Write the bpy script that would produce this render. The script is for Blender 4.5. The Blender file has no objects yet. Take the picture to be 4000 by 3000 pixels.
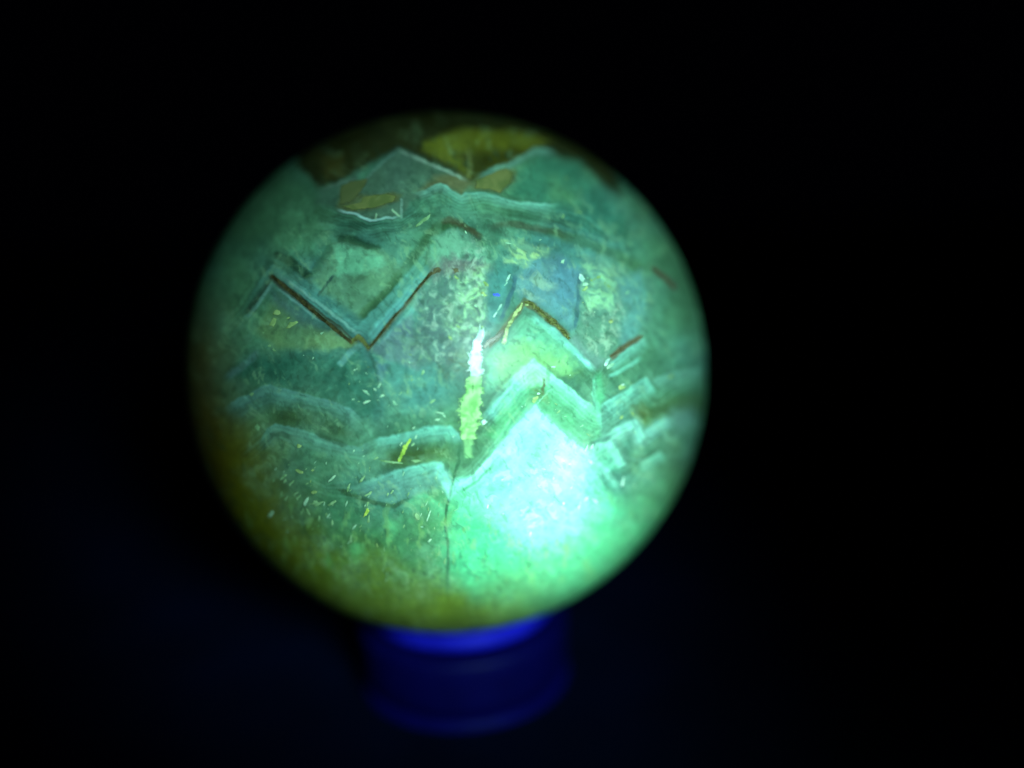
import bpy, math, random
import numpy as np
from mathutils import Vector, Matrix

# ------------------------------------------------------------------ camera
R = 0.035                        # radius of the polished sphere (m)
H = 1.335 * R                    # height of its centre above the table
CEN = Vector((0, 0, H))
LENS, SENSOR = 35.0, 36.0
FPX = LENS / SENSOR * 4000.0     # focal length in photograph pixels
SPX, SPY, SPR = 1754.0, 1458.0, 1018.0      # sphere outline in the photograph
PITCH, ROLL = 15.0, -2.2
scene = bpy.context.scene
col = scene.collection
rot = (Matrix.Rotation(math.radians(90 - PITCH), 3, 'X') @ Matrix.Rotation(math.radians(ROLL), 3, 'Z'))
ray = Vector((SPX - 2000, 1500 - SPY, -FPX)).normalized()
DIST = R / math.sin(math.atan(SPR / FPX))
CAMP = CEN - (rot @ ray) * DIST
cam_d = bpy.data.cameras.new('camera')
cam = bpy.data.objects.new('camera', cam_d)
col.objects.link(cam)
cam.matrix_world = Matrix.Translation(CAMP) @ rot.to_4x4()
cam_d.lens, cam_d.sensor_width = LENS, SENSOR
cam_d.clip_start, cam_d.clip_end = 0.005, 20
cam_d.dof.use_dof = True
cam_d.dof.focus_distance = DIST - 0.91 * R
cam_d.dof.aperture_fstop = 4.3
scene.camera = cam

# ------------------------------------------------------------------ world and torch
w = bpy.data.worlds.new('World'); scene.world = w; w.use_nodes = True
w.node_tree.nodes['Background'].inputs[0].default_value = (0.25, 0.3, 1, 1)
w.node_tree.nodes['Background'].inputs[1].default_value = 0.0004
scene.view_settings.view_transform = 'Standard'
scene.view_settings.look = 'None'
scene.view_settings.exposure = 0
scene.view_settings.gamma = 1

right = rot @ Vector((1, 0, 0)); up = rot @ Vector((0, 1, 0)); back = rot @ Vector((0, 0, 1))
def on_view(x, y, z): return right * x + up * y + back * z
def spot(name, power, colour, pos, target, size, blend, radius):
    d = bpy.data.lights.new(name, 'SPOT'); d.energy = power; d.color = colour
    d.spot_size = math.radians(size); d.spot_blend = blend; d.shadow_soft_size = radius
    o = bpy.data.objects.new(name, d); col.objects.link(o)
    o.location = pos
    o.rotation_euler = (target - pos).to_track_quat('-Z', 'Y').to_euler()
    return o
HOT = CEN + on_view(0.31, -0.52, 0.80).normalized() * R
# added wide fill near the camera, green for the fluorescence; focused torch low right
spot('wide_fill', 2.05, (0.56, 1.0, 0.98), CEN + on_view(0.32, 0.10, 0.94).normalized() * 4.8 * R, CEN + on_view(0.16, -0.06, 0.4) * R, 33, 1.0, 0.03)
spot('focused_torch', 0.43, (0.70, 1.0, 0.96), CEN + on_view(0.62, -0.50, 0.60).normalized() * 2.6 * R, HOT, 34, 1.0, 0.012)

# ------------------------------------------------------------------ helpers
rng = np.random.default_rng(7)
random.seed(7)
ROT = np.array(rot); CAMN = np.array(CAMP); CENN = np.array(CEN)

def px_to_sphere(u, v, rad=R):
    """photograph pixel -> point on the sphere of radius rad"""
    u = np.asarray(u, float); v = np.asarray(v, float)
    d = np.stack([u - 2000, 1500 - v, np.full_like(u, -FPX)], -1)
    d /= np.linalg.norm(d, axis=-1, keepdims=True)
    d = d @ ROT.T
    oc = CAMN - CENN
    b = d @ oc
    disc = np.maximum(b * b - (oc @ oc - R * R), 0)
    p = CAMN + d * (-b - np.sqrt(disc))[..., None] - CENN
    return p / np.linalg.norm(p, axis=-1, keepdims=True) * np.asarray(rad)[..., None] + CENN

def sphere_to_px(p):
    q = (p - CAMN) @ ROT
    return 2000 + q[:, 0] / -q[:, 2] * FPX, 1500 - q[:, 1] / -q[:, 2] * FPX

_perm = rng.permutation(512)
_perm = np.concatenate([_perm, _perm, _perm])
_val = rng.random(512)
def noise2(x, y, seed=0):
    xi = np.floor(x).astype(int); yi = np.floor(y).astype(int)
    fx = x - xi; fy = y - yi
    fx = fx * fx * fx * (fx * (fx * 6 - 15) + 10); fy = fy * fy * fy * (fy * (fy * 6 - 15) + 10)
    def h(a, b): return _val[_perm[(_perm[(a + seed * 37) & 511] + b + seed * 11) & 511]]
    return ((h(xi, yi) * (1 - fx) + h(xi + 1, yi) * fx) * (1 - fy)
            + (h(xi, yi + 1) * (1 - fx) + h(xi + 1, yi + 1) * fx) * fy)
def fbm(x, y, scale, octs=4, seed=0, ridged=False):
    s = np.zeros_like(x); a = 0.5; t = 0; k = 1.0 / scale
    for o in range(octs):
        # turn each octave so the lattice does not show
        c, n = math.cos(0.6 + o * 1.1), math.sin(0.6 + o * 1.1)
        m = noise2((x * c - y * n) * k + 17.3 * o, (x * n + y * c) * k - 9.1 * o, seed + o)
        if ridged: m = 1 - np.abs(2 * m - 1)
        s += a * m; t += a; a *= 0.5; k *= 2.03
    return s / t
def sstep(a, b, x):
    t = np.clip((x - a) / (b - a), 0, 1)
    return t * t * (3 - 2 * t)
def lin(c):
    c = np.asarray(c, float) / 255.0
    return np.where(c <= 0.04045, c / 12.92, ((c + 0.055) / 1.055) ** 2.4)

# ------------------------------------------------------------------ body mesh and its mineral colours
def polar_sphere(n_front=470, n_back=70, segs=1180):
    th = np.concatenate([np.linspace(0, math.radians(82), n_front + 1)[1:],
                         np.linspace(math.radians(82), math.pi, n_back + 1)[1:-1]])
    ph = np.arange(segs) / segs * 2 * math.pi
    v = (CAMP - CEN).normalized()
    a = right - v * right.dot(v); a.normalize(); b = v.cross(a)
    v, a, b = np.array(v), np.array(a), np.array(b)
    st, ct = np.sin(th)[:, None, None], np.cos(th)[:, None, None]
    ring = (np.cos(ph)[:, None] * a + np.sin(ph)[:, None] * b)[None]
    pts = (ct * v + st * ring).reshape(-1, 3)
    pts = np.concatenate([[v], pts, [-v]]) * R + CENN
    nr = len(th)
    i = np.arange(nr - 1)[:, None] * segs; j = np.arange(segs)[None]; j2 = (j + 1) % segs
    quads = np.stack([1 + i + j, 1 + i + segs + j, 1 + i + segs + j2, 1 + i + j2], -1).reshape(-1, 4)
    j = np.arange(segs); j2 = (j + 1) % segs
    t0 = np.stack([np.zeros(segs, int), 1 + j, 1 + j2], -1)
    base = 1 + (nr - 1) * segs
    t1 = np.stack([base + j, np.full(segs, len(pts) - 1), base + j2], -1)
    me = bpy.data.meshes.new('sphere_body')
    loops = np.concatenate([quads.ravel(), t0.ravel(), t1.ravel()]).astype(np.int32)
    tot = np.concatenate([np.full(len(quads), 4), np.full(2 * segs, 3)]).astype(np.int32)
    start = np.concatenate([[0], np.cumsum(tot)[:-1]]).astype(np.int32)
    me.vertices.add(len(pts)); me.vertices.foreach_set('co', pts.astype(np.float32).ravel())
    me.loops.add(len(loops)); me.loops.foreach_set('vertex_index', loops)
    me.polygons.add(len(tot)); me.polygons.foreach_set('loop_start', start)
    me.polygons.foreach_set('loop_total', tot)
    me.update(calc_edges=True); me.validate()
    me.shade_smooth()
    return me, pts

me_body, P = polar_sphere()
U, V = sphere_to_px(P)
N = (P - CENN) / R
facing = N @ np.array((CAMP - CEN).normalized())
# beyond the limb the picture coordinates fold back; keep them going outwards instead
rr = np.hypot(U - SPX, V - SPY)
hid = facing < R / DIST
k = np.where(hid, (SPR + (R / DIST - facing) * SPR) / np.maximum(rr, 1), 1)
U = SPX + (U - SPX) * k; V = SPY + (V - SPY) * k
rr = np.hypot(U - SPX, V - SPY) / SPR
# gentle natural waviness of all growth lines
w1 = fbm(U, V, 120, 3, 3) - 0.5; w2 = fbm(U, V, 120, 3, 21) - 0.5
w3 = fbm(U, V, 22, 3, 5) - 0.5; w4 = fbm(U, V, 22, 3, 31) - 0.5
UW = U + w1 * 22 + w3 * 9; VW = V + w2 * 22 + w4 * 9
UR = U + w1 * 60 + w3 * 34; VR = V + w2 * 60 + w4 * 34          # ragged edges
C = np.zeros((len(P), 3))
n_lo = fbm(U, V, 420, 4, 40); n_mid = fbm(U, V, 130, 5, 50); n_hi = fbm(U, V, 26, 4, 60)
wx = U + 45 * (fbm(U, V, 60, 3, 71) - .5); wy = V + 45 * (fbm(U, V, 60, 3, 77) - .5)
n_flk = .55 * fbm(wx, wy, 40, 5, 80) + .45 * fbm(wx * .8 + wy * .6, (wy * .8 - wx * .6) * 2.4, 46, 4, 84, ridged=True)   # flaky, veil-like speckle
n_flk = (n_flk - n_flk.mean()) / n_flk.std() * .115 + .56
sx, sy = wx * .5 + wy * .866, (wy * .5 - wx * .866)
n_shard = fbm(sx / 2.2, sy, 16, 4, 140); n_shard = (n_shard - n_shard.mean()) / n_shard.std()          # small slanted shards
n_flk2 = .7 * fbm(wx * 1.3 + 7 * w3, wy, 26, 5, 90) + .3 * fbm(wx, wy * 1.2, 13, 3, 95, ridged=True)
n_flk2 = (n_flk2 - n_flk2.mean()) / n_flk2.std() * .12 + .54

def mix(mask, c, amount=1.0):
    m = np.clip(mask * amount, 0, 1)[:, None]
    C[:] = C * (1 - m) + lin(c) * m
def mul(mask, f):
    C[:] *= (1 + np.clip(mask, 0, 1) * (f - 1))[:, None]

def seg_dist(pts, x, y):
    """distance and signed distance (positive on the right of travel, i.e. below a left-to-right line), position 0..1"""
    best = np.full(len(x), 1e9); sgn = np.zeros(len(x)); pos = np.zeros(len(x))
    L = [math.dist(pts[i], pts[i + 1]) for i in range(len(pts) - 1)]; tot = sum(L); acc = 0
    for i in range(len(pts) - 1):
        (ax, ay), (bx, by) = pts[i], pts[i + 1]
        dx, dy = bx - ax, by - ay
        t = np.clip(((x - ax) * dx + (y - ay) * dy) / (L[i] ** 2), 0, 1)
        d = np.hypot(x - ax - t * dx, y - ay - t * dy)
        s = dx * (y - ay) - dy * (x - ax)
        up_ = d < best - 1e-9
        best = np.where(up_, d, best); sgn = np.where(up_, np.sign(s), sgn)
        pos = np.where(up_, (acc + t * L[i]) / tot, pos)
        acc += L[i]
    return best, sgn * best, pos
def boxsel(pts, m):
    a = np.array(pts)
    return np.where((U > a[:, 0].min() - m) & (U < a[:, 0].max() + m) & (V > a[:, 1].min() - m) & (V < a[:, 1].max() + m) & (facing > 0))[0]
def put(idx, m):
    out = np.zeros(len(P)); out[idx] = m
    return out
def line(pts, width, c, amount=1.0, soft=None, fade=0.08, rough=0.0):
    soft = soft or width * 0.8
    if fade and width < 13: fade = max(fade, .16)
    i = boxsel(pts, width + soft + 40)
    d, _, p = seg_dist(pts, UW[i], VW[i])
    m = 1 - sstep(width * .5, width * .5 + soft, d)
    if fade: m = m * sstep(0, fade, p) * (1 - sstep(1 - fade, 1, p))
    if rough: m = m * (1 - rough * sstep(.35, .65, n_hi[i]))
    mix(put(i, m), c, amount)
def band(pts, above, below, c, amount=1.0, fade=0.1, tex=0.5):
    fade = max(fade * 2.2, .12)
    """a growth front: crisp on its upper edge, fading away below"""
    i = boxsel(pts, below + above + 40)
    d, s, p = seg_dist(pts, UW[i], VW[i])
    m = np.where(s < 0, 1 - sstep(0, above, -s), (1 - np.clip(s / below, 0, 1)) ** 1.5)
    m = m * sstep(0, fade, p) * (1 - sstep(1 - fade, 1, p)) if fade else m
    m = m * (1 - tex * (n_mid[i] - .2)) * np.where(s > 0, 1 + .13 * np.sin(s / 4.2 + 5 * n_lo[i]), 1)
    mix(put(i, m), c, amount)
def area(pts, soft, c, amount=1.0, ragged=False, tex=None):
    i = boxsel(pts, soft + 60)
    x, y = (UR[i], VR[i]) if ragged else (UW[i], VW[i])
    inside = np.zeros(len(i), bool)
    n = len(pts)
    for a in range(n):
        (x0, y0), (x1, y1) = pts[a], pts[(a + 1) % n]
        if y0 == y1: continue
        cr = ((y0 > y) != (y1 > y)) & (x < (x1 - x0) * (y - y0) / (y1 - y0) + x0)
        inside ^= cr
    d, _, _ = seg_dist(list(pts) + [pts[0]], x, y)
    sd = np.where(inside, d, -d)
    soft = soft * 1.35
    m = sstep(-soft, soft, sd)
    if tex is not None: m = m * tex[i]
    full = put(i, m)
    if c is not None: mix(full, c, amount)
    return full

def echo(pts, above, below, period, depth=.16, pale=(128, 186, 162), tint=.22):
    """thin parallel growth lines nested along a front"""
    i = boxsel(pts, max(above, below) + 30)
    d, s, p = seg_dist(pts, UW[i], VW[i])
    m = np.where(s < 0, 1 - np.clip(-s / above, 0, 1), 1 - np.clip(s / below, 0, 1)) * sstep(0, .08, p) * (1 - sstep(.92, 1, p))
    ph = s / period * 6.283 + 3 * np.sin(s / period * .9 + 9 * n_lo[i])
    r = .6 * np.sin(ph) + .4 * np.sin(ph * .43 + 1.3)
    r = r * (.4 + 1.1 * n_mid[i])
    mix(put(i, m * np.clip(r, 0, 1)), pale, tint)
    C[i] *= (1 - depth * m * np.clip(-r, 0, 1) * 1.4)[:, None]

# --- ground colour of the crystal
C[:] = lin((88, 140, 114))
mix(sstep(.42, .66, n_lo), (92, 142, 100), .8)
mix(1 - sstep(.3, .5, n_lo), (84, 138, 130), .8)
mul(sstep(.5, .75, n_mid), 1.18); mul(1 - sstep(.3, .5, n_mid), .84)
# green lower half, olive base, amber left flank; limb darkness partly put into colour
lowhalf = sstep(1780, 2150, V + w1 * 160); rside = sstep(1640, 1860, U + w2 * 90)
mix(lowhalf * (1 - rside), (82, 144, 88), .8); mix(lowhalf * rside, (84, 196, 140), .85)
edge = sstep(.70, 1.0, rr + w1 * .12)
mix(edge * sstep(1500, 2000, V) * (1 - .75 * sstep(1700, 2300, U)), (118, 122, 24), .85)
mix(sstep(2230, 2430, V + w1 * 150 - (U - 1800) * .42), (112, 140, 44), .8)
left = 1 - sstep(800, 1220, U + w1 * 120 - (V - 1500) * .22)
mix(left * sstep(1450, 1800, V), (118, 116, 12), .9)
mix((1 - sstep(770, 1010, U + w1 * 60)) * sstep(1000, 1450, V), (100, 80, 20), .85)
# crystals' cap on top
area([(1150, 640), (1240, 735), (1340, 703), (1561, 576), (1832, 712), (1986, 649), (2094, 585), (2257, 625), (2420, 760), (2350, 420), (1754, 300), (1200, 420)], 16, (64, 66, 30), 1)
area([(1656, 554), (1805, 505), (2000, 500), (2160, 545), (2094, 585), (1986, 640), (1840, 700), (1750, 640), (1656, 585)], 14, (132, 134, 38), .9, tex=.55 + .6 * n_mid)
area([(1780, 600), (1840, 700), (1990, 640), (2130, 580), (2000, 575)], 22, (56, 58, 20), .75)
area([(1250, 610), (1335, 605), (1340, 680), (1270, 690)], 16, (104, 98, 46), .8)
area([(1353, 771), (1561, 580), (1832, 712), (1740, 750), (1600, 790), (1560, 845), (1448, 855), (1330, 820)], 8, (92, 118, 96), .8)
area([(1240, 735), (1340, 703), (1420, 660), (1353, 771), (1317, 816), (1230, 800)], 14, (84, 116, 96), .8)
area([(1640, 750), (1700, 690), (1790, 680), (1850, 720), (1805, 760), (1725, 722)], 12, (128, 122, 76), .8)
area([(2030, 660), (2110, 600), (2260, 640), (2400, 800), (2480, 960), (2260, 900), (2100, 800), (2000, 760)], 25, (66, 134, 108), .7)
area([(2140, 690), (2230, 730), (2260, 800), (2160, 800)], 40, (110, 160, 104), .6, True)
area([(1315, 812), (1371, 828), (1475, 813), (1556, 786), (1572, 764), (1530, 748), (1412, 766), (1330, 735)], 8, (112, 118, 68), .7)
area([(1846, 705), (1920, 672), (1986, 646), (2022, 667), (2009, 712), (1954, 762), (1905, 748), (1840, 742)], 8, (112, 118, 68), .7)
line([(1249, 737), (1340, 707), (1400, 690)], 4, (116, 136, 120), .6, 8)
line([(1353, 771), (1470, 660), (1561, 576)], 2, (120, 150, 134), .7, 6)
line([(1545, 572), (1700, 650), (1832, 712)], 4, (150, 172, 152), .8, 8)
line([(1828, 581), (1831, 640), (1832, 712)], 7, (122, 122, 62), .8, 10)
line([(1850, 698), (1986, 646), (2094, 585), (2190, 594)], 10, (116, 168, 146), .8, 16)
line([(1310, 812), (1448, 857), (1563, 848)], 3, (176, 214, 206), .85, 6, .03)
line([(1563, 850), (1565, 785)], 3, (140, 176, 158), .7, 6, 0)
line([(1470, 835), (1466, 850)], 4, (170, 200, 160), .8, 4, 0)
line([(1530, 820), (1555, 845)], 4, (170, 200, 160), .8, 4, 0)
band([(1602, 762), (1665, 748), (1719, 721), (1805, 768), (1823, 757), (1891, 757), (1959, 780), (2095, 798), (2200, 806)], 8, 42, (128, 190, 168), .9, .04)
# wavy layers beneath the cap
lay = (V - 880) + 40 * np.sin((U - 1500) / 150) + 90 * (fbm(U, V * 2.0, 260, 3, 101) - .5)
lm = sstep(.15, .95, .5 + .5 * np.sin(lay / 8.5 + 5 * n_lo)) * sstep(800, 850, V) * (1 - sstep(930, 1000, V + (U < 1500) * 20)) * sstep(1180, 1320, U) * (1 - sstep(2150, 2400, U))
mul(lm * .6, .66)
line([(1312, 875), (1416, 878), (1534, 868)], 8, (52, 104, 82), .6, 14)
line([(1310, 930), (1340, 925), (1400, 942), (1450, 965), (1490, 985)], 15, (44, 88, 62), .9, 14)
line([(1400, 1250), (1480, 1160), (1559, 1063), (1640, 975), (1706, 893), (1751, 872), (1800, 885), (1880, 935)], 16, (62, 100, 58), .85, 20, .05)
line([(1706, 868), (1751, 860), (1800, 878), (1846, 906), (1900, 940)], 10, (92, 86, 58), .8, 14)
line([(1905, 900), (1967, 878), (2017, 874), (2071, 884), (2162, 906), (2252, 935)], 9, (88, 84, 56), .55, 16, .2)
line([(2100, 892), (2252, 932), (2388, 992), (2478, 1040), (2540, 1080)], 16, (76, 112, 66), .55, 28, .15)
line([(1940, 850), (2017, 838), (2120, 850), (2300, 905)], 7, (70, 116, 86), .6, 14, .2)
line([(1057, 985), (1093, 992), (1150, 1030), (1206, 1078), (1215, 1092)], 15, (46, 84, 56), .9, 17, .1)
line([(1215, 1092), (1260, 1010), (1310, 932)], 8, (66, 112, 80), .6, 18, .1)
line([(930, 1245), (1000, 1140), (1065, 985)], 8, (64, 104, 84), .5, 20, .1)
area([(1215, 1100), (1310, 945), (1345, 935), (1480, 980), (1520, 1000), (1560, 1050), (1405, 1240)], 18, (118, 158, 116), .7, tex=.6 + .7 * n_mid)
area([(1300, 960), (1345, 940), (1470, 985), (1500, 1030), (1400, 1060), (1320, 1070), (1290, 1010)], 12, (124, 190, 152), .85, True)
line([(1240, 1165), (1275, 1110), (1310, 1070)], 5, (60, 96, 92), .8, 5)
# pale teal wall around the brown zigzag
band([(940, 1215), (1065, 1030), (1215, 1150), (1403, 1280), (1560, 1100), (1720, 930)], 10, 60, (104, 164, 152), .7, .08)
line([(1075, 1058), (1210, 1160), (1388, 1300), (1430, 1300)], 5, (142, 186, 174), .7, 7)
line([(1080, 1115), (1200, 1215), (1270, 1265)], 7, (134, 180, 172), .8, 9)
line([(955, 1250), (1062, 1112), (1082, 1115)], 6, (128, 172, 162), .7, 9)
line([(1442, 1335), (1490, 1275), (1610, 1130), (1690, 1040)], 26, (112, 178, 172), .75, 20)
line([(1470, 1365), (1600, 1215), (1700, 1090)], 9, (122, 186, 172), .7, 10)
line([(953, 1235), (1000, 1168), (1065, 1081)], 9, (60, 80, 66), .75, 11, .05)
line([(1065, 1083), (1369, 1334)], 21, (70, 58, 34), .9, 8, .0)
line([(1369, 1340), (1401, 1318), (1439, 1363), (1582, 1189), (1695, 1054)], 11, (96, 76, 44), .85, 8, .0)
area([(990, 1290), (1050, 1200), (1090, 1150), (1180, 1240), (1300, 1310), (1400, 1345), (1370, 1368), (1170, 1372), (1080, 1360)], 16, (118, 152, 100), .8, tex=.45 + .9 * n_mid)
area([(1180, 1320), (1300, 1310), (1400, 1345), (1380, 1372), (1170, 1376)], 10, (138, 172, 118), .7, True)
area([(1060, 1130), (1200, 1240), (1270, 1290), (1160, 1270), (1070, 1180)], 16, (88, 124, 124), .7)
area([(960, 1400), (1390, 1380), (1440, 1440), (1500, 1500), (1460, 1640), (1300, 1560), (1060, 1490), (900, 1480)], 26, (58, 118, 96), .85)
line([(880, 1490), (940, 1440), (1015, 1372)], 10, (110, 150, 146), .6, 16)
line([(1320, 1430), (1380, 1370), (1410, 1340)], 14, (122, 176, 168), .75, 10)
line([(1440, 1365), (1475, 1450), (1500, 1540), (1530, 1600)], 6, (60, 104, 92), .7, 8)
# purple-grey wedge and the mottled centre
area([(1445, 1365), (1600, 1225), (1620, 1300), (1640, 1440), (1500, 1400)], 10, (112, 134, 140), .8)
area([(1470, 1410), (1530, 1420), (1490, 1500)], 7, (92, 128, 142), .7)
area([(1700, 1060), (1610, 1180), (1620, 1330), (1640, 1440), (1760, 1440), (1840, 1370), (1900, 1230), (1930, 1060), (1880, 960), (1780, 910), (1720, 940)], 20, (100, 128, 118), .8, True)
area([(1710, 930), (1780, 905), (1870, 965), (1930, 1010), (1900, 1040), (1790, 1010), (1690, 1030)], 16, (126, 180, 146), .85, True)
area([(1690, 1020), (1800, 1010), (1900, 1020), (1890, 1060), (1780, 1075), (1690, 1090)], 18, (128, 122, 116), .75, True)
fl = sstep(.50, .72, n_flk) * .9
area([(1790, 1060), (1900, 1040), (1895, 1200), (1880, 1280), (1780, 1330), (1760, 1240), (1740, 1200), (1800, 1120)], 26, (156, 196, 146), .9, True, tex=.25 + fl)
area([(1620, 1150), (1700, 1080), (1900, 940), (1900, 1300), (1800, 1450), (1650, 1430)], 40, (176, 196, 172), .6, True, tex=sstep(.55, .75, n_flk2))
area([(1620, 1150), (1700, 1080), (1900, 940), (1900, 1300), (1800, 1450), (1650, 1430)], 40, (88, 108, 108), .6, True, tex=1 - sstep(.35, .52, n_flk2))
area([(1730, 1390), (1830, 1340), (1850, 1420), (1800, 1480), (1730, 1470)], 16, (92, 112, 84), .7, True, tex=.3 + fl)
# blue window, dark threads, right mottled field
area([(2060, 1020), (2190, 995), (2262, 1060), (2255, 1190), (2235, 1300), (2130, 1210), (2040, 1160), (2010, 1100)], 20, (104, 148, 154), .8)
area([(2180, 1010), (2262, 1060), (2258, 1180), (2170, 1180), (2150, 1080)], 18, (94, 138, 150), .7)
area([(2010, 1050), (2140, 1060), (2160, 1190), (2040, 1180)], 24, (140, 168, 146), .85, True, tex=.15 + fl)
area([(1895, 1060), (2000, 1050), (1985, 1150), (1950, 1250), (1895, 1290)], 18, (86, 146, 138), .85)
line([(2018, 1055), (2008, 1120), (1985, 1180), (1955, 1260)], 9, (62, 102, 116), .75, 9)
line([(2258, 1060), (2258, 1180), (2238, 1300)], 6, (62, 104, 118), .8, 8)
area([(1965, 950), (2060, 945), (2160, 975), (2130, 1010), (2060, 1030), (2000, 1010)], 12, (158, 186, 130), .85, True, tex=.35 + fl)
area([(1975, 990), (2040, 1010), (2010, 1060), (1970, 1060)], 12, (160, 188, 140), .8, True, tex=fl)
area([(2265, 1000), (2350, 1010), (2420, 1060), (2450, 1150), (2440, 1300), (2370, 1430), (2290, 1360), (2250, 1300), (2262, 1150)], 26, (122, 158, 136), .75, True, tex=.55 + .6 * fl)
area([(2265, 1020), (2350, 1060), (2400, 1130), (2380, 1200), (2290, 1200), (2268, 1100)], 22, (150, 196, 146), .85, True, tex=.15 + fl)
area([(2270, 1200), (2440, 1180), (2440, 1300), (2370, 1420), (2290, 1360)], 24, (176, 196, 166), .5, True, tex=sstep(.52, .75, n_flk2))
area([(2400, 1100), (2500, 1060), (2525, 1180), (2500, 1310), (2430, 1370), (2420, 1260), (2460, 1200)], 20, (104, 156, 152), .8)
line([(2530, 1060), (2540, 1160), (2525, 1290), (2530, 1320)], 11, (88, 132, 110), .7, 14)
area([(2250, 1310), (2300, 1370), (2380, 1410), (2330, 1450), (2270, 1400), (2220, 1330)], 14, (128, 158, 148), .7)
# golden zigzag
line([(1893, 1352), (1934, 1320), (1993, 1253), (2052, 1176), (2106, 1212), (2156, 1257), (2223, 1320)], 15, (112, 104, 56), .8, 10, .03)
line([(2062, 1222), (2150, 1290), (2230, 1362), (2335, 1462)], 10, (140, 214, 196), .6, 16)
line([(2240, 1380), (2310, 1430)], 5, (160, 220, 214), .5, 7)
area([(1900, 1400), (2052, 1222), (2230, 1360), (2280, 1440), (2200, 1450), (2090, 1400), (1900, 1530)], 16, (116, 186, 148), .8, tex=.5 + .6 * n_mid)
area([(1920, 1400), (2040, 1330), (2200, 1390), (2260, 1460), (2160, 1440), (2080, 1420), (1960, 1490)], 30, (140, 190, 110), .7, True)
line([(2382, 1400), (2452, 1352), (2509, 1318)], 15, (122, 104, 78), .8, 8, .05)
line([(2545, 1046), (2590, 1080), (2640, 1130)], 13, (92, 92, 76), .8, 12)
band([(2370, 1430), (2450, 1372), (2530, 1322)], 8, 50, (134, 206, 184), .8, .05)
line([(2372, 1480), (2440, 1440), (2510, 1395)], 6, (130, 206, 182), .6, 9)
line([(2330, 1463), (2321, 1544), (2334, 1593), (2340, 1680)], 7, (128, 210, 176), .6, 9)
area([(2330, 1470), (2352, 1460), (2365, 1560), (2340, 1600), (2325, 1560)], 8, (92, 176, 124), .7)
# pale chevrons; the torch's white hot spot is also painted into the colour
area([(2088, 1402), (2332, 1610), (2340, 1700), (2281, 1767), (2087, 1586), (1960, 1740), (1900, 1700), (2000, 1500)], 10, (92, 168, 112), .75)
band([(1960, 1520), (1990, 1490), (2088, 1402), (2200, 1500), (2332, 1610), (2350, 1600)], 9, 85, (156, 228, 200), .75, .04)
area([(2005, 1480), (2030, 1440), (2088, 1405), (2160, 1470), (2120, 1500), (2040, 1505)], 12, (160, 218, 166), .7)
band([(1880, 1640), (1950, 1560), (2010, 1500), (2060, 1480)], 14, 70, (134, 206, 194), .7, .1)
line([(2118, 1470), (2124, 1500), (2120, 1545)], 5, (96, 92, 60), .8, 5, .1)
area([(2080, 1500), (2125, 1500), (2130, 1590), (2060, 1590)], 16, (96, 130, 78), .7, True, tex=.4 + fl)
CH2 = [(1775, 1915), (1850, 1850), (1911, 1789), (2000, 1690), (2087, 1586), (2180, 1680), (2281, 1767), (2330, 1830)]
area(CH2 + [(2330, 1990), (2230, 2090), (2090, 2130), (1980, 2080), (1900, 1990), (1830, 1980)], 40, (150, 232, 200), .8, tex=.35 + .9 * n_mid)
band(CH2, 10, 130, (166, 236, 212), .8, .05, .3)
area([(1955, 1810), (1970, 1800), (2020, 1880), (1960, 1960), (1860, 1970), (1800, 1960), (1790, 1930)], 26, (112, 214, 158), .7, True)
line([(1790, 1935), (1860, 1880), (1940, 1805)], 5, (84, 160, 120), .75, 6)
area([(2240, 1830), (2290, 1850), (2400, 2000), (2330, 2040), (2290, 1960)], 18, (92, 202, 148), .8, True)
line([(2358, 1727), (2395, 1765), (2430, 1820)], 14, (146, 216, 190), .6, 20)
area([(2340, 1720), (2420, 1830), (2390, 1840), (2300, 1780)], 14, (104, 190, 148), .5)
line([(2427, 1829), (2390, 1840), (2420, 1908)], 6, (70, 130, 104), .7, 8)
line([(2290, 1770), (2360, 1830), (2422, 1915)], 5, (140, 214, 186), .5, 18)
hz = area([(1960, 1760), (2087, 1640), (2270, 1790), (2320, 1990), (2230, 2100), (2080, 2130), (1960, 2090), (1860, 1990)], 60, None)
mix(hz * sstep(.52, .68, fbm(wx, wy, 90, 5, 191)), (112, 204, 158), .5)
mix(hz * sstep(.60, .70, fbm(wx, wy, 36, 5, 197)), (214, 255, 240), .3)  # white blotches of the hot spot painted in
# seam and fold
line([(1822, 1700), (1822, 1745), (1828, 1790)], 14, (150, 206, 136), .6, 14)
line([(1838, 1700), (1842, 1740)], 8, (150, 206, 136), .6, 10)
line([(1798, 1681), (1790, 1760), (1775, 1852), (1760, 1940), (1748, 1972), (1743, 2042), (1748, 2150), (1750, 2250), (1745, 2340)], 5, (62, 112, 80), .85, 6, .1)
area([(1689, 1830), (1716, 1808), (1757, 1850), (1765, 1890), (1756, 1955), (1720, 1890)], 8, (138, 198, 184), .85)
area([(1762, 1950), (1775, 1870), (1850, 1850), (1850, 1870)], 8, (140, 220, 190), .7)
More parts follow.
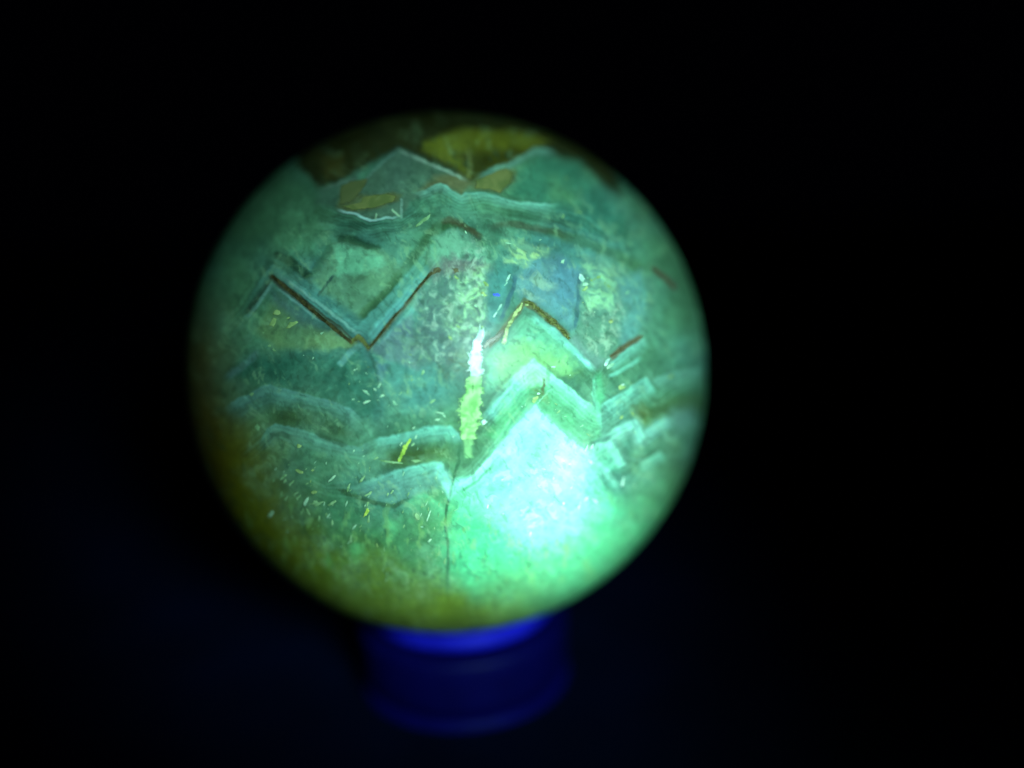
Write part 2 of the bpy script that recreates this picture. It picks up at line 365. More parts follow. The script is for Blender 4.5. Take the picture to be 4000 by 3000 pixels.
# lower left layers
band([(860, 1610), (1000, 1530), (1053, 1508), (1175, 1540), (1301, 1572), (1378, 1603), (1430, 1640)], 9, 100, (112, 164, 152), .95, .06, .2)
area([(1060, 1590), (1180, 1580), (1300, 1640), (1400, 1700), (1300, 1720), (1160, 1665), (1060, 1650)], 26, (72, 92, 44), .7)
band([(1000, 1760), (1044, 1675), (1075, 1656), (1152, 1676), (1288, 1725), (1400, 1752), (1469, 1721)], 10, 80, (108, 160, 142), .95, .06, .2)
line([(1020, 1770), (1060, 1700), (1095, 1692), (1140, 1715)], 6, (58, 84, 62), .6, 12)
line([(1230, 1690), (1300, 1720), (1350, 1745)], 10, (54, 78, 44), .7, 12)
band([(1440, 1735), (1530, 1708), (1604, 1689), (1700, 1667), (1760, 1665), (1790, 1690), (1800, 1740)], 12, 85, (122, 192, 172), .95, .06, .2)
area([(1500, 1770), (1620, 1740), (1740, 1740), (1770, 1790), (1640, 1810), (1500, 1830)], 26, (84, 110, 50), .75)
band([(1400, 1900), (1441, 1886), (1559, 1843), (1650, 1818), (1716, 1810), (1757, 1850)], 14, 95, (128, 198, 178), .95, .05, .2)
area([(1380, 1910), (1560, 1860), (1690, 1840), (1720, 1900), (1620, 1945), (1530, 1968), (1440, 1950)], 18, (112, 160, 148), .7, tex=.4 + .9 * n_mid)
line([(1283, 1897), (1378, 1938), (1468, 1965), (1536, 1972), (1610, 1950)], 7, (62, 96, 60), .7, 10)
band([(1560, 1985), (1610, 1950), (1653, 1938), (1716, 1970), (1740, 2033)], 16, 90, (108, 200, 148), .7, .1)
band([(1760, 2040), (1800, 1990), (1900, 1960), (2000, 2000)], 16, 80, (120, 226, 170), .6, .1)
# right limb layers
band([(2334, 1593), (2430, 1540), (2525, 1479), (2540, 1505), (2565, 1545)], 9, 75, (132, 204, 184), .9, .04, .25)
band([(2540, 1500), (2580, 1472), (2660, 1450), (2745, 1438)], 14, 75, (116, 168, 148), .85, .06, .25)
area([(2480, 1640), (2500, 1600), (2600, 1560), (2740, 1540), (2740, 1600), (2600, 1640), (2510, 1690)], 22, (84, 112, 58), .7)
area([(2450, 1580), (2500, 1560), (2530, 1620), (2500, 1660), (2460, 1630)], 14, (98, 112, 52), .7, True)
line([(2360, 1715), (2420, 1680), (2476, 1654), (2504, 1712), (2550, 1680), (2594, 1646), (2620, 1695)], 12, (138, 200, 182), .85, 24, .06)
line([(2480, 1755), (2530, 1722), (2582, 1688), (2612, 1730)], 8, (70, 120, 96), .75, 11)
line([(2450, 1800), (2520, 1765), (2584, 1735)], 7, (80, 132, 100), .6, 10)
band([(2490, 1822), (2530, 1795), (2574, 1768), (2602, 1800)], 12, 85, (118, 186, 156), .9, .06)
area([(2620, 1600), (2700, 1590), (2720, 1660), (2640, 1690), (2600, 1640)], 22, (118, 160, 150), .6)
# --- nested growth lines and milky clouds over the painted zones
Z1 = [(870, 1330), (953, 1235), (1065, 1081), (1369, 1334), (1401, 1316), (1439, 1361), (1582, 1189), (1720, 1010), (1760, 940)]
echo(Z1, 110, 45, 15); echo(Z1, 60, 80, 34, .12)
echo([(1602, 770), (1719, 725), (1805, 768), (1891, 760), (2095, 800), (2300, 850), (2460, 960)], 30, 120, 17, .2)
echo([(1240, 800), (1317, 818), (1448, 860), (1563, 850), (1640, 800)], 20, 110, 15, .2)
echo([(1890, 1360), (2052, 1180), (2223, 1325), (2340, 1460), (2382, 1400), (2520, 1315)], 30, 90, 16, .14)
CC = [(1840, 1680), (1900, 1610), (1990, 1490), (2088, 1402), (2200, 1500), (2332, 1610), (2430, 1540), (2525, 1479), (2562, 1545), (2640, 1490), (2740, 1438)]
echo(CC, 35, 120, 19, .15, (160, 226, 196), .3)
DD = [(1775, 1915), (1850, 1850), (1911, 1789), (2087, 1586), (2281, 1767), (2330, 1730), (2400, 1690), (2476, 1654), (2504, 1712), (2594, 1646), (2620, 1695), (2690, 1640)]
echo(DD, 60, 60, 18, .15, (170, 236, 206), .3); echo(DD, 20, 180, 40, .12, (180, 240, 220), .25)
echo([(2330, 1830), (2422, 1915), (2504, 1815), (2574, 1768), (2610, 1805)], 80, 90, 20, .14)
echo([(880, 1600), (1000, 1530), (1053, 1508), (1301, 1572), (1378, 1603), (1470, 1660)], 25, 110, 24, .14)
LL = [(900, 1800), (1044, 1671), (1075, 1658), (1288, 1725), (1400, 1750), (1469, 1721), (1604, 1689), (1700, 1667), (1790, 1660)]
echo(LL, 25, 110, 22, .15)
MM = [(1180, 1850), (1283, 1897), (1400, 1895), (1559, 1843), (1716, 1811), (1762, 1860)]
echo(MM, 25, 130, 20, .14)
cloud = sstep(.48, .72, fbm(U + 60 * w3, V + 60 * w4, 190, 5, 160))
calm = sstep(760, 900, V) * (1 - sstep(.78, .95, rr)) + .15
mix(cloud * calm, (118, 172, 144), .2)
cloud2 = sstep(.55, .75, fbm(wx, wy, 80, 5, 171))
mix(cloud2 * calm, (142, 194, 160), .16)
mul(sstep(.52, .72, fbm(wx, wy, 150, 5, 181)) * .8, .8)
# --- fine mottling over everything
mul(sstep(.55, .8, n_hi), 1.16); mul(1 - sstep(.25, .45, n_hi), .88)
veil = sstep(.60, .80, n_flk) * sstep(.45, .6, n_mid)
mix(veil * (rr < 1.1), (150, 190, 140), .22)
mix(sstep(.9, 1.9, n_shard) * sstep(.35, .6, n_mid) * calm, (146, 186, 138), .34)
mix(sstep(1.0, 2.0, -n_shard) * (rr < 1.1), (58, 96, 72), .35)
low = sstep(1850, 2100, V) * (rr < 1.05)
mix(low * (1 - .6 * sstep(2200, 2350, V)) * sstep(.60, .78, fbm(U * 1.6, V * .8, 40, 4, 120)), (140, 186, 110), .4)
mix(low * (1 - sstep(2150, 2280, V)) * sstep(.58, .75, fbm(U, V, 150, 5, 131)), (118, 214, 140), .4)

lum = C @ np.array([.2, .65, .15])
C[:] = np.clip(C * ((np.maximum(lum, .01) / .30) ** .24)[:, None], 0, .86)
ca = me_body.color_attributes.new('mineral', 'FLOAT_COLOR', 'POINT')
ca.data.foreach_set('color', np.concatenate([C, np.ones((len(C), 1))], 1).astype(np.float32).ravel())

# ------------------------------------------------------------------ materials
def new_mat(name):
    m = bpy.data.materials.new(name); m.use_nodes = True
    return m, m.node_tree.nodes, m.node_tree.links, m.node_tree.nodes['Principled BSDF']
def stone_look(b):
    b.inputs['Roughness'].default_value = 0.16
    b.inputs['IOR'].default_value = 1.44
    b.inputs['Specular IOR Level'].default_value = 0.18
    b.inputs['Subsurface Weight'].default_value = 0.75
    b.inputs['Subsurface Radius'].default_value = (0.7, 1.0, 0.85)
    b.inputs['Subsurface Scale'].default_value = 0.0035
def body_material():
    m, n, l, b = new_mat('banded_crystal')
    stone_look(b)
    at = n.new('ShaderNodeAttribute'); at.attribute_name = 'mineral'
    tc = n.new('ShaderNodeTexCoord')
    n1 = n.new('ShaderNodeTexNoise'); n1.inputs['Scale'].default_value = 1400; n1.inputs['Detail'].default_value = 4
    n1.inputs['Distortion'].default_value = .6
    r = n.new('ShaderNodeMapRange'); r.inputs[1].default_value = .3; r.inputs[2].default_value = .7
    r.inputs[3].default_value = .88; r.inputs[4].default_value = 1.12
    mx = n.new('ShaderNodeMix'); mx.data_type = 'RGBA'; mx.blend_type = 'MULTIPLY'; mx.inputs[0].default_value = 1
    l.new(tc.outputs['Object'], n1.inputs['Vector']); l.new(n1.outputs['Fac'], r.inputs[0])
    l.new(at.outputs['Color'], mx.inputs[6]); l.new(r.outputs[0], mx.inputs[7])
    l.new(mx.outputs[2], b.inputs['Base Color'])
    # faint polishing haze on the surface
    n2 = n.new('ShaderNodeTexNoise'); n2.inputs['Scale'].default_value = 260; n2.inputs['Detail'].default_value = 5
    r2 = n.new('ShaderNodeMapRange'); r2.inputs[3].default_value = .22; r2.inputs[4].default_value = .42
    l.new(tc.outputs['Object'], n2.inputs['Vector']); l.new(n2.outputs['Fac'], r2.inputs[0])
    l.new(r2.outputs[0], b.inputs['Roughness'])
    return m
def inclusion(name, c1, c2, scale=900, lo=.0, hi=.5, grain=.25):
    """colour between c1 and c2 in grains; its rim melts into the crystal"""
    m, n, l, b = new_mat(name)
    stone_look(b)
    b.inputs['Subsurface Weight'].default_value = 0
    tc = n.new('ShaderNodeTexCoord')
    n1 = n.new('ShaderNodeTexNoise'); n1.inputs['Scale'].default_value = scale; n1.inputs['Detail'].default_value = 5
    n1.inputs['Distortion'].default_value = 1.2
    rp = n.new('ShaderNodeValToRGB')
    rp.color_ramp.elements[0].position = .38; rp.color_ramp.elements[1].position = .62
    rp.color_ramp.elements[0].color = (*lin(c1), 1); rp.color_ramp.elements[1].color = (*lin(c2), 1)
    l.new(tc.outputs['Object'], n1.inputs['Vector']); l.new(n1.outputs['Fac'], rp.inputs[0]); l.new(rp.outputs[0], b.inputs['Base Color'])
    at = n.new('ShaderNodeAttribute'); at.attribute_name = 'rim'
    n2 = n.new('ShaderNodeTexNoise'); n2.inputs['Scale'].default_value = 1700; n2.inputs['Detail'].default_value = 6; n2.inputs['Roughness'].default_value = .7
    a1 = n.new('ShaderNodeMath'); a1.operation = 'SUBTRACT'; a1.inputs[1].default_value = .5
    a2 = n.new('ShaderNodeMath'); a2.operation = 'MULTIPLY_ADD'; a2.inputs[1].default_value = grain * 2
    mr = n.new('ShaderNodeMapRange'); mr.interpolation_type = 'SMOOTHSTEP'
    mr.inputs[1].default_value = .08 + hi * .12; mr.inputs[2].default_value = .18 + hi * .16
    l.new(tc.outputs['Object'], n2.inputs['Vector']); l.new(n2.outputs['Fac'], a1.inputs[0])
    l.new(a1.outputs[0], a2.inputs[0]); l.new(at.outputs['Fac'], a2.inputs[2]); l.new(a2.outputs[0], mr.inputs[0])
    l.new(mr.outputs[0], b.inputs['Alpha'])
    return m
M_body = body_material()
M_brown = inclusion('brown_iron_stain', (48, 46, 26), (86, 80, 50), 1300, .0, .9, .5)
M_brown2 = inclusion('dull_brown_stain', (82, 78, 54), (112, 106, 76), 1300, .0, .8, .4)
M_gold = inclusion('golden_grains', (66, 68, 34), (118, 124, 70), 1900, .0, 1.1, .8)
M_goldpale = inclusion('pale_golden_grains', (112, 130, 80), (190, 206, 134), 1900, .05, 1.2, .9)
M_tan = inclusion('tan_inclusion', (100, 112, 62), (124, 128, 74), 420, .0, .34, .12)
M_tandim = inclusion('dim_tan_inclusion', (92, 102, 62), (104, 110, 68), 300, .0, .5, .1)
M_white = inclusion('white_feather', (150, 202, 172), (214, 242, 226), 1100, .0, .9, .7)
M_yellow = inclusion('yellow_fibre', (116, 174, 100), (172, 222, 146), 900, .0, 1.3, .8)
M_lime = inclusion('lime_feather', (132, 168, 66), (186, 214, 96), 1200, .0, .6, .5)
M_mint = inclusion('mint_flake', (132, 184, 146), (184, 224, 184), 900, .0, .8, .4)
M_pale = inclusion('pale_yellow_flake', (128, 160, 96), (168, 196, 124), 900, .0, .9, .4)
M_dim = inclusion('dim_flake', (116, 158, 106), (150, 192, 138), 900, .0, .8, .4)
M_blue = inclusion('violet_spot', (70, 92, 240), (84, 110, 250), 500, .0, .8, .1)
M_crack = inclusion('dark_crack', (40, 60, 40), (70, 90, 60), 900, .0, .5, .3)

# ------------------------------------------------------------------ objects
def add(name, me, mat, parent):
    o = bpy.data.objects.new(name, me); col.objects.link(o)
    if mat and not me.materials: me.materials.append(mat)
    o.parent = parent
    if parent: o.matrix_parent_inverse = parent.matrix_world.inverted()
    return o
ball = bpy.data.objects.new('crystal_sphere', None); col.objects.link(ball)
ball.location = (0, 0, H - R); ball.empty_display_size = .01
bpy.context.view_layer.update()
ball['label'] = 'polished round crystal ball glowing green with zigzag bands and brown veins'
ball['category'] = 'crystal ball'
body = add('sphere_body', me_body, M_body, ball)

PROUD, DEEP = 0.00002, 0.0006
_rad = [PROUD]
def finish(name, top, rimval, faces, border, mat):
    """top: (n,2) pixels, border: ordered loop of indices; a thin inlaid solid following the sphere"""
    _rad[0] = 0.00002 + (_rad[0] * 1.37 + 0.0000041) % 0.00002     # crossing inlays never share a surface
    pr = _rad[0]
    top = np.asarray(top, float); n = len(top)
    vt = px_to_sphere(top[:, 0], top[:, 1], np.full(n, R + pr))
    bl = top[border]
    vb = px_to_sphere(bl[:, 0], bl[:, 1], np.full(len(border), R - DEEP))
    cen = vb.mean(0)
    verts = np.concatenate([vt, vb, [cen]])
    nb = len(border); fs = [tuple(f) for f in faces]
    for a in range(nb):
        b = (a + 1) % nb
        fs.append((border[a], n + a, n + b, border[b]))
        fs.append((n + a, n + nb, n + b))
    me = bpy.data.meshes.new(name)
    me.from_pydata(verts.tolist(), [], fs)
    at = me.attributes.new('rim', 'FLOAT', 'POINT')
    at.data.foreach_set('value', np.concatenate([rimval, np.zeros(nb + 1)]).astype(np.float32))
    me.shade_smooth()
    return add(name, me, mat, ball)
def resample(pts, step, closed=False):
    pts = [tuple(p) for p in pts]
    if closed: pts = pts + [pts[0]]
    out = []
    for i in range(len(pts) - 1):
        L = math.dist(pts[i], pts[i + 1]); k = max(1, int(round(L / step)))
        for j in range(k):
            t = j / k
            out.append((pts[i][0] * (1 - t) + pts[i + 1][0] * t, pts[i][1] * (1 - t) + pts[i + 1][1] * t))
    if not closed: out.append(pts[-1])
    return np.array(out)
def ribbon(name, pts, widths, mat, step=7, jag=.25, m=6):
    c = resample(pts, step); n = len(c)
    t = np.gradient(c, axis=0); t /= np.linalg.norm(t, axis=1, keepdims=True)
    nrm = np.stack([-t[:, 1], t[:, 0]], 1)
    s = np.linspace(0, 1, n)
    wd = np.interp(s, np.linspace(0, 1, len(widths)), widths)
    j1 = 1 + jag * (rng.random(n) - .5) * 2; j2 = 1 + jag * (rng.random(n) - .5) * 2
    top, rim = [], []
    for i in range(n):
        for q in range(m + 1):
            a = q / m * 2 - 1
            k = wd[i] * .5 * (j1[i] if a < 0 else j2[i])
            top.append(c[i] + nrm[i] * a * k)
            e = min(i, n - 1 - i) / 2.0
            rim.append(min(1 - abs(a), e))
    f = [(i * (m + 1) + q, i * (m + 1) + q + 1, (i + 1) * (m + 1) + q + 1, (i + 1) * (m + 1) + q) for i in range(n - 1) for q in range(m)]
    W = m + 1
    border = ([q for q in range(W)] + [i * W + m for i in range(1, n)] + [(n - 1) * W + q for q in range(m - 1, -1, -1)] + [i * W for i in range(n - 2, 0, -1)])
    return finish(name, top, np.array(rim), f, border, mat)
def patch(name, pts, mat, step=12, jag=2.0, rings=4):
    b = resample(pts, step, True); n = len(b)
    b = b + (rng.random(b.shape) - .5) * 2 * jag
    cen = b.mean(0)
    top = [cen]; rim = [1.0]
    for k in range(1, rings + 1):
        f = [.4, .7, .88, 1][k - 1] if rings == 4 else k / rings
        top += list(cen + (b - cen) * f); rim += [1 - f] * n
    fs = [(0, 1 + i, 1 + (i + 1) % n) for i in range(n)]
    for k in range(rings - 1):
        o = 1 + k * n
        fs += [(o + i, o + n + i, o + n + (i + 1) % n, o + (i + 1) % n) for i in range(n)]
    o = 1 + (rings - 1) * n
    return finish(name, top, np.array(rim), fs, [o + i for i in range(n)], mat)
def flake(name, x, y, a, b, ang, mat, n=7):
    """angular chip: half length a, half width b, turned by ang degrees"""
    th = np.sort(rng.random(n) * .5 + np.arange(n)) / n * 2 * math.pi
    k = .5 + .75 * rng.random(n)
    p = np.stack([np.cos(th) * a * k, np.sin(th) * b * k], 1)
    c, s = math.cos(math.radians(ang)), math.sin(math.radians(ang))
    p = p @ np.array([[c, -s], [s, c]]) + (x, y)      # positive angle leans to the right going up
    return patch(name, p, mat, step=max(4, a * .5), jag=b * .12, rings=2)

# brown zigzag
ribbon('brown_vein', [(1058, 1074), (1140, 1143), (1235, 1224), (1300, 1278), (1376, 1340)], [15, 20, 21, 18, 20, 15], M_brown, 7, .12)
ribbon('brown_vein', [(1366, 1345), (1401, 1312), (1443, 1364)], [14, 30, 12], M_gold, 6, .2)
ribbon('brown_vein', [(1438, 1366), (1500, 1288), (1545, 1232), (1568, 1206)], [10, 16, 15, 9], M_brown, 7, .15)
ribbon('brown_vein', [(1590, 1180), (1640, 1118), (1690, 1060)], [10, 14, 16], M_brown, 7, .15)
patch('brown_stain', [(1680, 1075), (1690, 1045), (1715, 1035), (1735, 1050), (1715, 1070)], M_brown2, 9, 4)
patch('brown_stain', [(1760, 1042), (1790, 1048), (1800, 1065), (1775, 1068)], M_brown2, 9, 4)
# golden zigzag
ribbon('golden_vein', [(1886, 1362), (1910, 1336), (1950, 1310), (1970, 1285)], [14, 22, 16, 8], M_brown2, 6, .3)
ribbon('golden_vein', [(1965, 1350), (1985, 1275), (2010, 1230), (2045, 1182)], [22, 17, 14, 18], M_goldpale, 6, .4)
ribbon('golden_vein', [(2042, 1180), (2065, 1182), (2106, 1214), (2146, 1250)], [10, 24, 18, 17], M_gold, 6, .3)
patch('golden_knot', [(2130, 1250), (2158, 1232), (2178, 1250), (2172, 1275), (2145, 1278)], M_gold, 8, 4)
ribbon('golden_vein', [(2165, 1262), (2195, 1290), (2226, 1328)], [14, 18, 14], M_gold, 6, .25)
patch('golden_knot', [(2046, 1176), (2062, 1178), (2072, 1196), (2052, 1204), (2042, 1192)], M_goldpale, 7, 3)
# right limb veins
ribbon('brown_vein', [(2380, 1396), (2420, 1368), (2462, 1340), (2514, 1310)], [12, 17, 15, 10], M_brown2, 7, .15)
ribbon('brown_vein', [(2543, 1044), (2590, 1082), (2640, 1130)], [14, 16, 10], M_brown2, 7, .1)
# tan crystals seen through the cap
patch('tan_inclusion', [(1315, 812), (1371, 828), (1475, 813), (1556, 786), (1572, 764), (1530, 748), (1412, 766), (1400, 790)], M_tan, 12, 2)
patch('tan_inclusion', [(1317, 812), (1324, 722), (1370, 700), (1450, 690), (1440, 720), (1400, 770), (1372, 800)], M_tandim, 12, 3)
patch('tan_inclusion', [(1846, 705), (1920, 672), (1986, 646), (2022, 667), (2009, 712), (1954, 762), (1905, 748), (1840, 742)], M_tan, 12, 2)
# yellow-white fibre standing in the middle
ribbon('fibre_vein', [(1886, 1290), (1866, 1340), (1858, 1400), (1861, 1470)], [22, 46, 64, 62], M_white, 5, .3, 10)
ribbon('fibre_vein', [(1861, 1452), (1851, 1520), (1837, 1580), (1833, 1650), (1830, 1690), (1829, 1720)], [70, 86, 108, 116, 98, 70], M_yellow, 5, .2, 10)
for pl, wd in (([(1880, 1320), (1890, 1272)], 13), ([(1870, 1320), (1876, 1262)], 8), ([(1838, 1395), (1822, 1372)], 9), ([(1842, 1440), (1818, 1452)], 8), ([(1800, 1590), (1778, 1610)], 7), ([(1806, 1560), (1786, 1556)], 6)):
    ribbon('fibre_splinter', pl, [wd, wd * .8, 2], M_white if pl[0][1] < 1450 else M_yellow, 7, .3, 4)
for pl in ([(1822, 1500), (1820, 1560), (1818, 1640)], [(1848, 1490), (1846, 1540)], [(1870, 1540), (1850, 1590), (1840, 1625)], [(1858, 1400), (1852, 1440)]):
    ribbon('fibre_crack', pl, [2, 4, 2], M_crack, 8, .3, 4)
# white and yellow feathers picked out one by one: x, y, half length, half width, lean, material
F = [(1986, 1083, 30, 7, 65, M_white), (1974, 1112, 16, 5, 50, M_white), (1952, 1200, 36, 7, 58, M_white), (1932, 1232, 22, 5, 60, M_white),
     (2196, 1022, 15, 10, 60, M_mint), (2272, 1088, 26, 16, -40, M_white), (2290, 1110, 18, 12, 20, M_mint), (2305, 1170, 26, 5, -55, M_mint),
     (2386, 1255, 16, 10, 40, M_goldpale), (2450, 1142, 16, 6, 35, M_mint), (2370, 1415, 30, 9, 60, M_white), (2384, 1428, 22, 10, 40, M_mint),
     (2160, 1433, 13, 5, 5, M_white), (2226, 1466, 8, 3, 40, M_mint), (2431, 1503, 10, 6, 20, M_white), (2425, 1512, 22, 12, 10, M_pale),
     (2101, 1537, 13, 7, 10, M_white), (2090, 1562, 26, 12, 30, M_pale), (2038, 1588, 5, 5, 0, M_white), (2052, 1580, 11, 3, 70, M_mint),
     (2470, 1616, 13, 6, -55, M_pale), (2428, 1628, 12, 8, 60, M_pale), (2618, 1472, 17, 8, 50, M_pale), (2480, 1690, 14, 5, -55, M_mint),
     (2435, 1880, 30, 7, 80, M_white), (2478, 1897, 8, 5, 80, M_mint), (2305, 1800, 34, 13, -40, M_white), (2290, 1945, 28, 9, 50, M_white), (2262, 1985, 34, 7, 75, M_white),
     (2320, 1955, 26, 6, -40, M_white), (2290, 1752, 22, 6, 65, M_white), (2312, 1745, 20, 7, 60, M_white), (2226, 1812, 11, 6, 0, M_white),
     (1904, 1978, 22, 7, 78, M_white), (1962, 1873, 8, 5, 30, M_white), (1848, 1929, 6, 4, 30, M_white), (2230, 1905, 10, 4, 50, M_white),
     (1432, 1533, 24, 8, -35, M_mint), (1464, 1521, 12, 5, -50, M_mint), (1380, 1561, 9, 5, 15, M_mint), (1478, 1563, 8, 3, 0, M_mint), (1543, 1574, 18, 9, -60, M_mint),
     (1364, 1500, 6, 3, 60, M_pale), (1385, 1445, 7, 4, 50, M_mint), (1432, 1458, 13, 4, -55, M_mint), (1438, 1433, 7, 4, 0, M_goldpale), (1395, 1440, 8, 4, 40, M_mint),
     (1610, 1483, 10, 4, 30, M_pale), (1592, 1530, 14, 5, 80, M_dim), (1636, 1480, 5, 4, 0, M_mint), (1605, 1386, 9, 5, -40, M_pale), (1600, 1415, 7, 6, 0, M_mint),
     (1716, 1612, 26, 5, -8, M_mint), (1735, 1625, 12, 4, -45, M_mint), (1706, 1640, 18, 5, 10, M_mint), (1890, 1646, 20, 17, 5, M_white),
     (1775, 1703, 9, 4, -15, M_mint), (1632, 1752, 11, 3, 72, M_mint), (1383, 1762, 16, 4, 60, M_mint), (1224, 1399, 10, 5, 70, M_mint), (1187, 1388, 4, 3, 0, M_mint),
     (1166, 1744, 16, 12, 20, M_pale), (1172, 1842, 24, 13, -25, M_pale), (1114, 1879, 20, 7, 65, M_dim), (1213, 1880, 8, 4, 70, M_pale), (1227, 1921, 20, 11, 15, M_pale),
     (1230, 1962, 22, 14, 20, M_dim), (1222, 1836, 9, 8, 0, M_pale), (1105, 1934, 14, 4, 50, M_dim), (1203, 2000, 30, 6, -65, M_dim), (1275, 2010, 14, 5, 70, M_dim),
     (1298, 2040, 20, 5, 75, M_dim), (1430, 2005, 26, 10, 70, M_lime), (1008, 1670, 20, 16, 0, M_dim), (986, 1538, 16, 10, 30, M_dim), (1032, 1300, 10, 6, 0, M_dim),
     (1066, 1262, 26, 18, 60, M_pale), (1080, 1222, 18, 14, 0, M_pale), (1140, 1268, 30, 12, 28, M_pale), (1126, 1242, 12, 5, 20, M_pale), (1055, 1350, 16, 8, 0, M_dim), (1072, 1368, 12, 8, -40, M_dim),
     (1256, 1303, 14, 6, 35, M_mint), (1667, 1966, 18, 3, 65, M_mint), (1645, 2010, 12, 3, 70, M_mint), (1674, 2016, 30, 7, 68, M_mint), (1648, 2058, 8, 6, 0, M_mint), (1630, 2020, 26, 12, -50, M_dim),
     (1676, 2111, 14, 6, 50, M_mint), (1474, 2130, 15, 4, -80, M_pale), (1502, 2148, 12, 4, -85, M_dim), (1782, 1990, 11, 3, 30, M_mint), (1497, 2226, 9, 3, -85, M_dim),
     (1728, 1920, 10, 3, -60, M_mint), (1705, 1865, 12, 4, -65, M_mint), (1533, 1958, 5, 4, 0, M_mint), (1770, 1706, 7, 3, -15, M_white), (1515, 1932, 14, 4, 75, M_dim),
     (1985, 880 + 70, 18, 5, -10, M_mint), (2350, 953, 4, 4, 0, M_mint), (2212, 696, 9, 4, 20, M_pale), (2198, 848, 14, 6, 60, M_dim), (2265, 830, 18, 6, -20, M_dim), (2110, 938, 8, 3, 30, M_mint),
     (1640, 872, 46, 9, 40, M_dim), (1672, 850, 26, 7, 45, M_dim), (1820, 908, 16, 5, -60, M_mint), (1895, 1115, 8, 7, 30, M_goldpale), (1886, 1145, 12, 8, 30, M_goldpale)]
for x, y, a, b, g, mt in F:
    flake('feather_flake', x, y, a, b, g, mt)
flake('violet_spot', 1940, 1152, 21, 9, 0, M_blue, 12)
ribbon('lime_feather', [(1606, 1712), (1585, 1745), (1570, 1775), (1556, 1806)], [8, 18, 18, 12], M_lime, 6, .4)
patch('pale_feather', [(1464, 1793), (1500, 1795), (1560, 1803), (1592, 1812), (1540, 1812), (1500, 1806)], M_dim, 10, 1.5)
patch('pale_feather', [(1596, 1797), (1640, 1793), (1656, 1802), (1620, 1808)], M_dim, 10, 1.5)
# scattered small chips of the lower left and of the flaky fields
zones = [((1050, 1460), (1800, 2150), 70, (20, 100), 20, 6, (M_dim, M_dim, M_mint)),
         ((1400, 1700), (1450, 1900), 34, (20, 80), 13, 4.5, (M_mint, M_dim)),
         ((1950, 2260), (1700, 2120), 24, (-20, 80), 10, 5, (M_white, M_mint)),
         ((2120, 2330), (1560, 1720), 18, (-40, 60), 9, 3, (M_dim, M_mint)),
         ((1740, 1900), (1060, 1330), 26, (-60, 60), 13, 6, (M_mint, M_pale)),
         ((2270, 2400), (1040, 1230), 18, (-60, 60), 12, 6, (M_mint, M_pale)),
         ((1500, 1740), (1900, 2300), 26, (50, 90), 16, 5, (M_dim,))]
for (x0, x1), (y0, y1), cnt, (g0, g1), a, b, mats in zones:
    for _ in range(cnt):
        k = .35 + 1.2 * random.random() ** 3
        flake('chip', random.uniform(x0, x1), random.uniform(y0, y1), a * k, b * k, random.uniform(g0, g1), random.choice(mats), 7)

# ------------------------------------------------------------------ stand
def lathe(name, prof, mat, parent, segs=160):
    vs = []; fs = []; n = len(prof)
    for i in range(segs):
        a = i / segs * 2 * math.pi
        for r, z in prof: vs.append((r * R * math.cos(a), r * R * math.sin(a), H + z * R))
    for i in range(segs):
        j = (i + 1) % segs
        for q in range(n):
            q2 = (q + 1) % n
            fs.append((i * n + q, j * n + q, j * n + q2, i * n + q2))
    me = bpy.data.meshes.new(name); me.from_pydata(vs, [], fs)
    me.shade_smooth()
    o = add(name, me, mat, parent)
    return o
def smooth_profile(p, it=2):
    for _ in range(it):
        q = []
        for i in range(len(p)):
            a, b = p[i], p[(i + 1) % len(p)]
            q += [(a[0] * .75 + b[0] * .25, a[1] * .75 + b[1] * .25), (a[0] * .25 + b[0] * .75, a[1] * .25 + b[1] * .75)]
        p = q
    return p
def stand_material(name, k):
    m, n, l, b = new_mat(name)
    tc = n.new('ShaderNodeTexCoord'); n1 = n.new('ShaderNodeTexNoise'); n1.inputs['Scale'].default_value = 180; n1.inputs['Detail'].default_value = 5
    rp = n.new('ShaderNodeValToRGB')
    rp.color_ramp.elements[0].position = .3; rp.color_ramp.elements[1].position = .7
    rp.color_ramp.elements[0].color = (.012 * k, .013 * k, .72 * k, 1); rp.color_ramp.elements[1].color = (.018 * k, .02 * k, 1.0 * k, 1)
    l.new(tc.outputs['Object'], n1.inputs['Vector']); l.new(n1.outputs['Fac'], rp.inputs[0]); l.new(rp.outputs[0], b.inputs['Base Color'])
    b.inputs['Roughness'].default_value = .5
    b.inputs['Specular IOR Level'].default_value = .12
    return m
M_rim = stand_material('lit_blue_plastic', .8); M_stand = stand_material('shaded_blue_plastic', .10); M_foot = stand_material('half_lit_blue_plastic', .17)  # same blue plastic; lit rim and shaded sides put into the colour
stand = bpy.data.objects.new('display_stand', None); col.objects.link(stand); stand.empty_display_size = .01
stand['label'] = 'round blue plastic ring stand carrying the crystal ball'
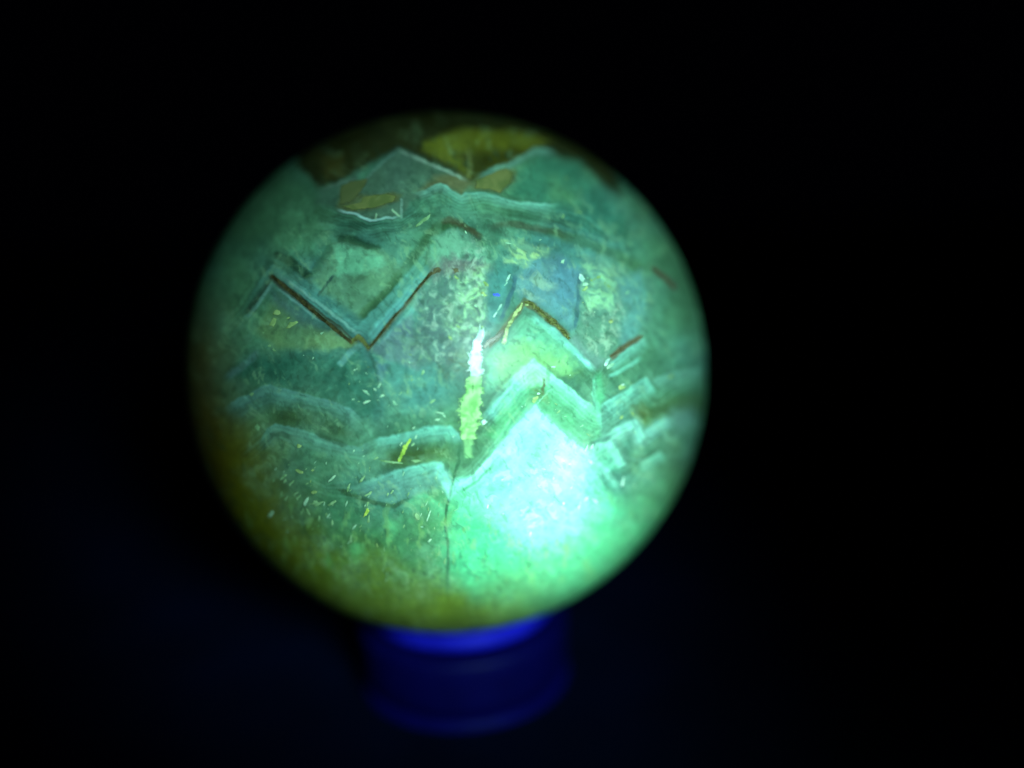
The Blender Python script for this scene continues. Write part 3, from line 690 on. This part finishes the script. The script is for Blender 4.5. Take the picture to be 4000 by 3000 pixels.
stand['category'] = 'stand'
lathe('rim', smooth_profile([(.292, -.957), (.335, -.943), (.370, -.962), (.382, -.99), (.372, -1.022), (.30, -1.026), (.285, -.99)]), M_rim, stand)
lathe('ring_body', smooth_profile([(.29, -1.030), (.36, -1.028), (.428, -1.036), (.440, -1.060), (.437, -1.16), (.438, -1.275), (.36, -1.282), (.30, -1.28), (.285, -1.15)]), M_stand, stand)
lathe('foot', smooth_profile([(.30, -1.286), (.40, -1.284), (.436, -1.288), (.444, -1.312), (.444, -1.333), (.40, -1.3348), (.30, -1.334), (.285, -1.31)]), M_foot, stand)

# ------------------------------------------------------------------ table
def table_material():
    m, n, l, b = new_mat('dark_table')
    tc = n.new('ShaderNodeTexCoord'); n1 = n.new('ShaderNodeTexNoise'); n1.inputs['Scale'].default_value = 60; n1.inputs['Detail'].default_value = 8
    rp = n.new('ShaderNodeValToRGB')
    rp.color_ramp.elements[0].position = .3; rp.color_ramp.elements[1].position = .7
    rp.color_ramp.elements[0].color = (.0004, .0035, .019, 1); rp.color_ramp.elements[1].color = (.0006, .005, .03, 1)
    l.new(tc.outputs['Object'], n1.inputs['Vector']); l.new(n1.outputs['Fac'], rp.inputs[0]); l.new(rp.outputs[0], b.inputs['Base Color'])
    b.inputs['Roughness'].default_value = .8; b.inputs['Specular IOR Level'].default_value = .05
    bp = n.new('ShaderNodeBump'); bp.inputs['Strength'].default_value = .2; bp.inputs['Distance'].default_value = .0005
    l.new(n1.outputs['Fac'], bp.inputs['Height']); l.new(bp.outputs[0], b.inputs['Normal'])
    return m
me = bpy.data.meshes.new('table')
a, t = .6, .03
me.from_pydata([(x, y, z) for z in (-t, 0) for x, y in ((-a, -a), (a, -a), (a, a), (-a, a))], [],
               [(0, 3, 2, 1), (4, 5, 6, 7), (0, 1, 5, 4), (1, 2, 6, 5), (2, 3, 7, 6), (3, 0, 4, 7)])
table = add('table', me, table_material(), None)
table['kind'] = 'structure'
table['label'] = 'dark table top under the blue stand'
table['category'] = 'table'
